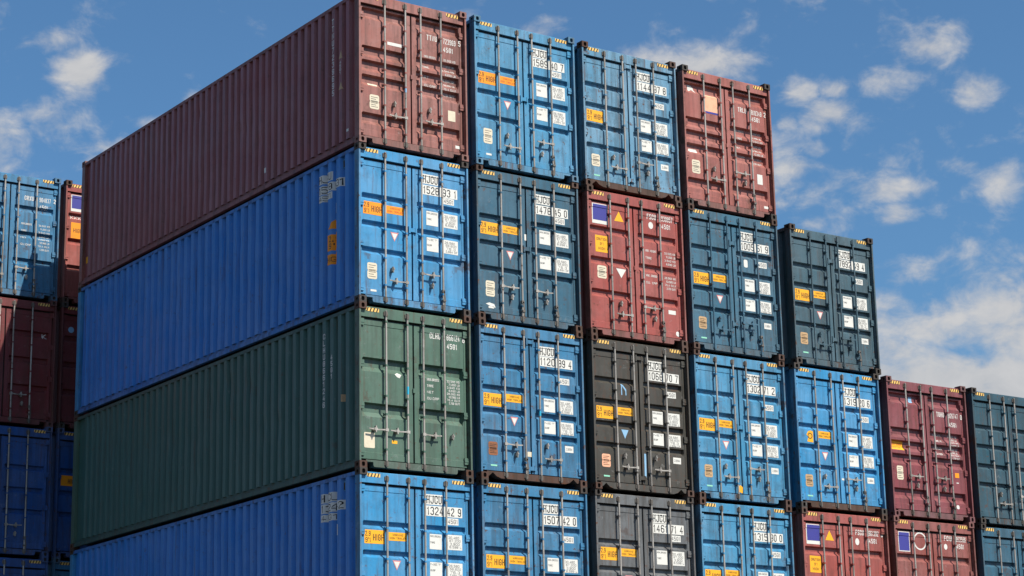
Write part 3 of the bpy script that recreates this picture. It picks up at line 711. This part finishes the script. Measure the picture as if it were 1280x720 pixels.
FRONT['B', 1] = mk(H3, paint='deep_teal', num=('1478', '45', '0'), code='HJCU', hasps=(1.46,), cast='rusty', handles=[(0, .67, 1), (2, .67, 1)], catches=[(.78, .49), (1.56, .49)], drops=[(1, .42), (3, .42)],
    label='dark teal-blue container numbered 1478 45 0', prints=[three, st(0, 1.085, 1.62, 1.125, 1.74, WHITE), shape(0, [(.19, .30), (.28, .27), (.40, .24), (.38, .31), (.27, .33)], WHITE)])
FRONT['B', 2] = mk(EV, paint='brick_red', wear=.25, cast='rusty', sill='grimy', clips=(1.44,),
    label='brick red container numbered 930857 6 with a yellow caution plate',
    prints=[num('FSCU', '930857', '6', 2.475, 2.325), logo, tri(.79, 2.41, .23, .20, False, YELLOW, None), caution, csc(.23, 1.125, .45, 1.375, CREAM), tri(.81, 1.285, .24, .18, True, WHITE, None), disc(1, 1.575, 2.345, .058, LETTER, .07),
            lambda c: columns_text(c, 1.56, 1.85, ['MAX. WEIGHT', 'TARE'], FIGS[:4], (1.41, 1.68, 1.88, 2.15)), lambda c: columns_text(c, 1.08, 1.36, ['MAX. CARGO', 'CU. CAP'], FIGS[4:], (1.41, 1.68, 1.87, 2.14)), st(1, 1.93, .62, 2.11, .70, WHITE), disc(1, 2.14, .25, .05, LETTER)])
FRONT['B', 3] = mk(H4, paint='dusk_teal', num=('1005', '51', '9'), code='HJCU', bars='paint', csc=TAN, hasps=(2.28, .62), cast='rusty', sill='grimy', wear=.4, rust=.35,
    label='dull teal-blue container numbered 1005 51 9 with teal painted bars', prints=[four, st(1, 1.43, 1.83, 1.53, 1.99, WHITE, r=.03)])
FRONT['B', 4] = mk(H4, paint='slate_teal', num=('7892', '49', '4'), code='HJCU', bars='paint', csc=TAN, hasps=(2.28, .62), wear=.4, cast='dark', dx=.085,
    label='slate-teal container numbered 7892 49 4 with a tan safety plate', prints=[four])
FRONT['C', 0] = mk(H3, paint='grey_green', sty='two', wear=.25, cast='rusty', sill='grimy', side='side_green', pitch=.272, clips=(1.45,), vent_y=.92,
    handles=[(0, .69, -1), (1, .69, -1), (2, .68, 1)], catches=[(1.94, .69)], drops=[], brackets=(2.62, 1.83, 1.28, .98, .36),
    label='green container numbered 866124 6 with a dark green corrugated side',
    prints=[num('CLHU', '866124', '6', 2.425, 2.27), cols(1.25, 1.70, CAPS, FIGS), st(0, .115, .35, .33, .62, CREAM, 'safety_plate', r=.02), st(0, .68, .465, .79, .52, YELLOW), shape(0, [(.74, 1.70), (.80, 1.73), (.88, 1.70), (.84, 1.64), (.79, 1.655)], WHITE), tape(1, 1.36, 1.50, CYAN),
            side_vertical([('CLHU8661246', 1.248, 1.24, 2.58, .075), ('45G1', .976, 1.71, 2.15, .060)], [('box', .62, 1.25, .055, .13, TAN), ('box', .55, .46, .05, .14, LETTER)])])
FRONT['C', 1] = mk(H4, paint='mid_blue', num=('1120', '89', '4'), code='HJCU', csc=RUSTP, hasps=(2.61, .26), notch='arch', sill='rusty', cast='rusty', rust=.35, handles=[(0, .66, 1), (3, .46, -1)], catches=[(.81, .49), (1.49, .70)], drops=[(1, .42)],
    label='mid blue container numbered 1120 89 4 with a rusted safety plate and rusty sill', prints=[four, st(0, 1.05, .47, 1.138, .56, CREAM), tape(2, 1.24, 1.36, CYAN)])
FRONT['C', 2] = mk(H4, paint='charcoal', num=('1068', '70', '7'), code='HJCU', tri_blue=True, csc=PEACH, hasps=(2.58, .28), notch='arch', sill='grimy', cast='rusty', wear=.5, rust=.4, handles=[(1, .46, -1), (3, .46, -1)], catches=[(.74, .67), (1.47, .68)], drops=[],
    label='charcoal black container numbered 1068 70 7 with a pale blue triangle', prints=[four, shape(0, [(.70, 1.82), (.72, 1.82), (.72, 2.00), (.80, 1.90), (.80, 1.82), (.82, 1.82), (.82, 1.93), (.73, 2.03), (.70, 2.03)], PALEBLUE), st(1, 1.20, .30, 1.25, .75, PALEBLUE)])
FRONT['C', 3] = mk(H4, paint='sky_blue', num=('1302', '71', '2'), code='HJCU', csc=TAN, hasps=(1.47,), cast='rusty', handles=[(1, .47, -1), (2, .67, 1)],
    label='sky blue container numbered 1302 71 2 with a yellow padlock tag', prints=[four, shape(0, [(1.03, .20), (1.13, .17), (1.14, .29), (1.08, .33), (1.03, .29)], YELLOW)])
FRONT['C', 4] = mk(H4, paint='bright_blue', num=('1319', '20', '6'), code='HJCU', csc=TAN, torn=True, clips=(1.50,), sill='rusty', cast='dark', rust=.3,
    label='bright blue container numbered 1319 20 6 with a torn yellow height plate', prints=[four, st(1, 1.18, .62, 1.25, .66, WHITE)])
FRONT['C', 5] = mk(TX, paint='maroon', wear=.35, dx=.035, cast='paint', sill='grimy', clips=(1.42,), handles=[(0, .87, 1), (2, .88, 1)], catches=[(.76, .68), (1.54, .66)], drops=[(1, .45), (3, .45)],
    label='maroon container numbered 926747 0 with a yellow plate',
    prints=[num('TGHU', '926747', '0', 2.19, 2.00), st(0, .09, 1.39, .48, 1.57, YELLOW, 'height_plate', [('HIGH CUBE', .12, 1.49, .45, 1.54), ('CAUTION', .16, 1.42, .40, 1.46)], RED), csc(.20, .76, .38, 1.05), st(1, 1.90, .93, 2.02, 1.03, ORANGE), st(1, 1.93, .80, 2.0, .82, LETTER), disc(1, 1.93, .30, .045, LETTER), st(0, .73, 2.43, .83, 2.55, PALEBLUE),
            lambda c: columns_text(c, 1.56, 1.82, ['MAX.WT.', 'TARE WT.'], FIGS[:4], (1.39, 1.62, 1.83, 2.09)), lambda c: columns_text(c, 1.30, 1.55, ['CARGO', 'CU.CAP.'], FIGS[4:], (1.39, 1.62, 1.83, 2.08))])
FRONT['C', 6] = mk(H4, paint='dark_teal', num=('1203', '16', '5'), code='HJCU', cast='dark', label='dark teal container at the far end of its row, beside the maroon one', prints=[])
FRONT['D', 0] = mk(H3, paint='bright_blue', num=('1324', '42', '9'), code='HJCU', side='side_blue', pitch=.290, cast='dark', wear=.25, drops=[(3, .40)],
    label='bright blue container numbered 1324 42 9 under the green container', prints=[three, side_number(('HJCU', '1324429', '45G1'), 1.34)])
FRONT['D', 1] = mk(H4, paint='mid_blue', num=('1507', '42', '0'), code='HJCU', cast='dark', label='mid blue container numbered 1507 42 0', prints=[four])
FRONT['D', 2] = mk(H3, paint='grey_blue', num=('1461', '71', '4'), code='HJCU', cast='dark', wear=.5, label='grey-blue container numbered 1461 71 4 under the charcoal one', prints=[three])
FRONT['D', 3] = mk(H4, paint='sky_blue', num=('1315', '90', '0'), code='HJCU', cast='rusty', label='sky blue container numbered 1315 90 0', prints=[four])
FRONT['D', 4] = mk(EV, paint='brick_red', cast='rusty', sill='grimy', label='brick red container numbered 961392 0 with a yellow triangle',
    prints=[num('FSCU', '961392', '0', 2.455, 2.305), logo, tri(.76, 2.40, .23, .20, False, YELLOW, None), disc(1, 1.51, 2.32, .055, LETTER, .07), caution])
FRONT['D', 5] = mk(EV, paint='brown_red', cast='paint', sill='grimy', dx=-.02, label='brown-red container numbered 872566 0 with a white ring',
    prints=[num('FCIU', '872566', '0', 2.49, 2.345), logo2, logo_ring, disc(1, 1.51, 2.36, .05, LETTER, .06)])
FRONT['D', 6] = mk(H4, paint='deep_teal', num=('1377', '08', '3'), code='HJCU', cast='dark', label='teal-blue container under the dark teal one, beside the brown-red ringed one', prints=[])
ROWS = 'ABCDEF'
for (rw, col), sp in FRONT.items():
    container(COLX[col] + sp.get('dx', 0) + random.uniform(-.006, .006), random.uniform(-.012, .012), BASE - ROWS.index(rw) * H, sp)
UNDER = ['1324 42 9', '1507 42 0', '1461 71 4', '1315 90 0', '961392 0', 'white-ringed brown-red', 'end column teal-blue']
foot = ['royal_blue', 'brown_red', 'mid_blue', 'grey_green', 'sky_blue', 'deep_teal', 'maroon']
for ri, rw in enumerate('EF'):
    for col in range(7):
        p = foot[(col * 3 + ri * 2) % 7]
        container(COLX[col], random.uniform(-.012, .012), BASE - (4 + ri) * H,
                  mk((EV, H3, H4)[(col + ri) % 3], paint=p, far=True, cast='dark', prints=[], label=f"{p.replace('_', ' ')} container {('directly under', 'on the ground, two below')[ri]} the {UNDER[col]} one", group='containers at the foot of the front stack'))

# second bay behind, one column wider on the left
BX = [-2.335 + .085, .215]; BY = 13.56
BACK = {
    (0, 0): mk(EV, paint='mid_blue', wear=.2, label='blue container with white number 904837 2, top of the bay behind', prints=[num('CRXU', '904837', '2', 2.30, 2.13), cols(1.10, 1.75, CAPS, FIGS)]),
    (0, 1): mk(EV, paint='dark_red', label='dark red container with a small white letter in the bay behind', prints=[lambda c: lettering(c['dr'], c['sr'], [('K', 2.03, 2.02, 2.13, 2.14)])]),
    (0, 2): mk(H3, paint='royal_blue', label='royal blue container with plain doors in the bay behind, left of the orange-plated one', prints=[]),
    (0, 3): mk(H4, paint='royal_blue', label='royal blue container low in the bay behind, under the plain-doored one', prints=[]),
    (1, 0): mk(EV, paint='brick_red', cast='rusty', label='red container with a blue square and orange plate, in the bay behind', prints=[logo, lambda c: lettering(c['dl'], c['sl'], [('XXXX', .14, 2.02, .50, 2.10)], WHITE), st(0, .16, 1.56, .50, 1.94, ORANGE, 'caution_plate', [('HIGH', .22, 1.70, .44, 1.80)])]),
    (1, 1): mk(EV, paint='dark_red', cast='dark', label='dark red container with a pale blue disc, in the bay behind', prints=[disc(0, .24, 2.30, .07, PALEBLUE)]),
    (1, 2): mk(H3, paint='royal_blue', orange=True, label='royal blue container with an orange plate on its left door, in the bay behind', prints=[st(0, .112, 1.625, .515, 1.86, ORANGE, 'height_plate', [('HIGH', .285, 1.68, .50, 1.79)])]),
    (1, 3): mk(H4, paint='mid_blue', label='mid blue container low in the bay behind, beneath the orange-plated one', prints=[]),
}
for (col, rw), sp in BACK.items():
    sp['group'] = 'containers in the bay behind'
    container(BX[col], BY, BASE - rw * H, sp)
for col in (-1, 0, 1):  # leftmost column is out of view, added to shade the long side walls
    for rw in range(0 if col < 0 else 4, 6):
        p = ('dark_red', 'dark_teal', 'charcoal')[(col + rw) % 3]
        tier = ('sixth', 'fifth', 'fourth', 'third', 'second', 'lowest')[rw]
        under = ('unseen, added for shade beyond the blue 904837 2 column', 'under the royal blue plain-doored column', 'under the orange-plated column')[col + 1]
        container(BX[0] + 2.465 * col, BY, BASE - rw * H, mk(H3, paint=p, far=True, prints=[], group='containers of the bay behind without plates',
            label=f"{p.replace('_', ' ')} container without plates in the {tier} tier, {under}"))
print('containers', COUNT[0], 'objects', len(S.objects), 'meshes', len(bpy.data.meshes))
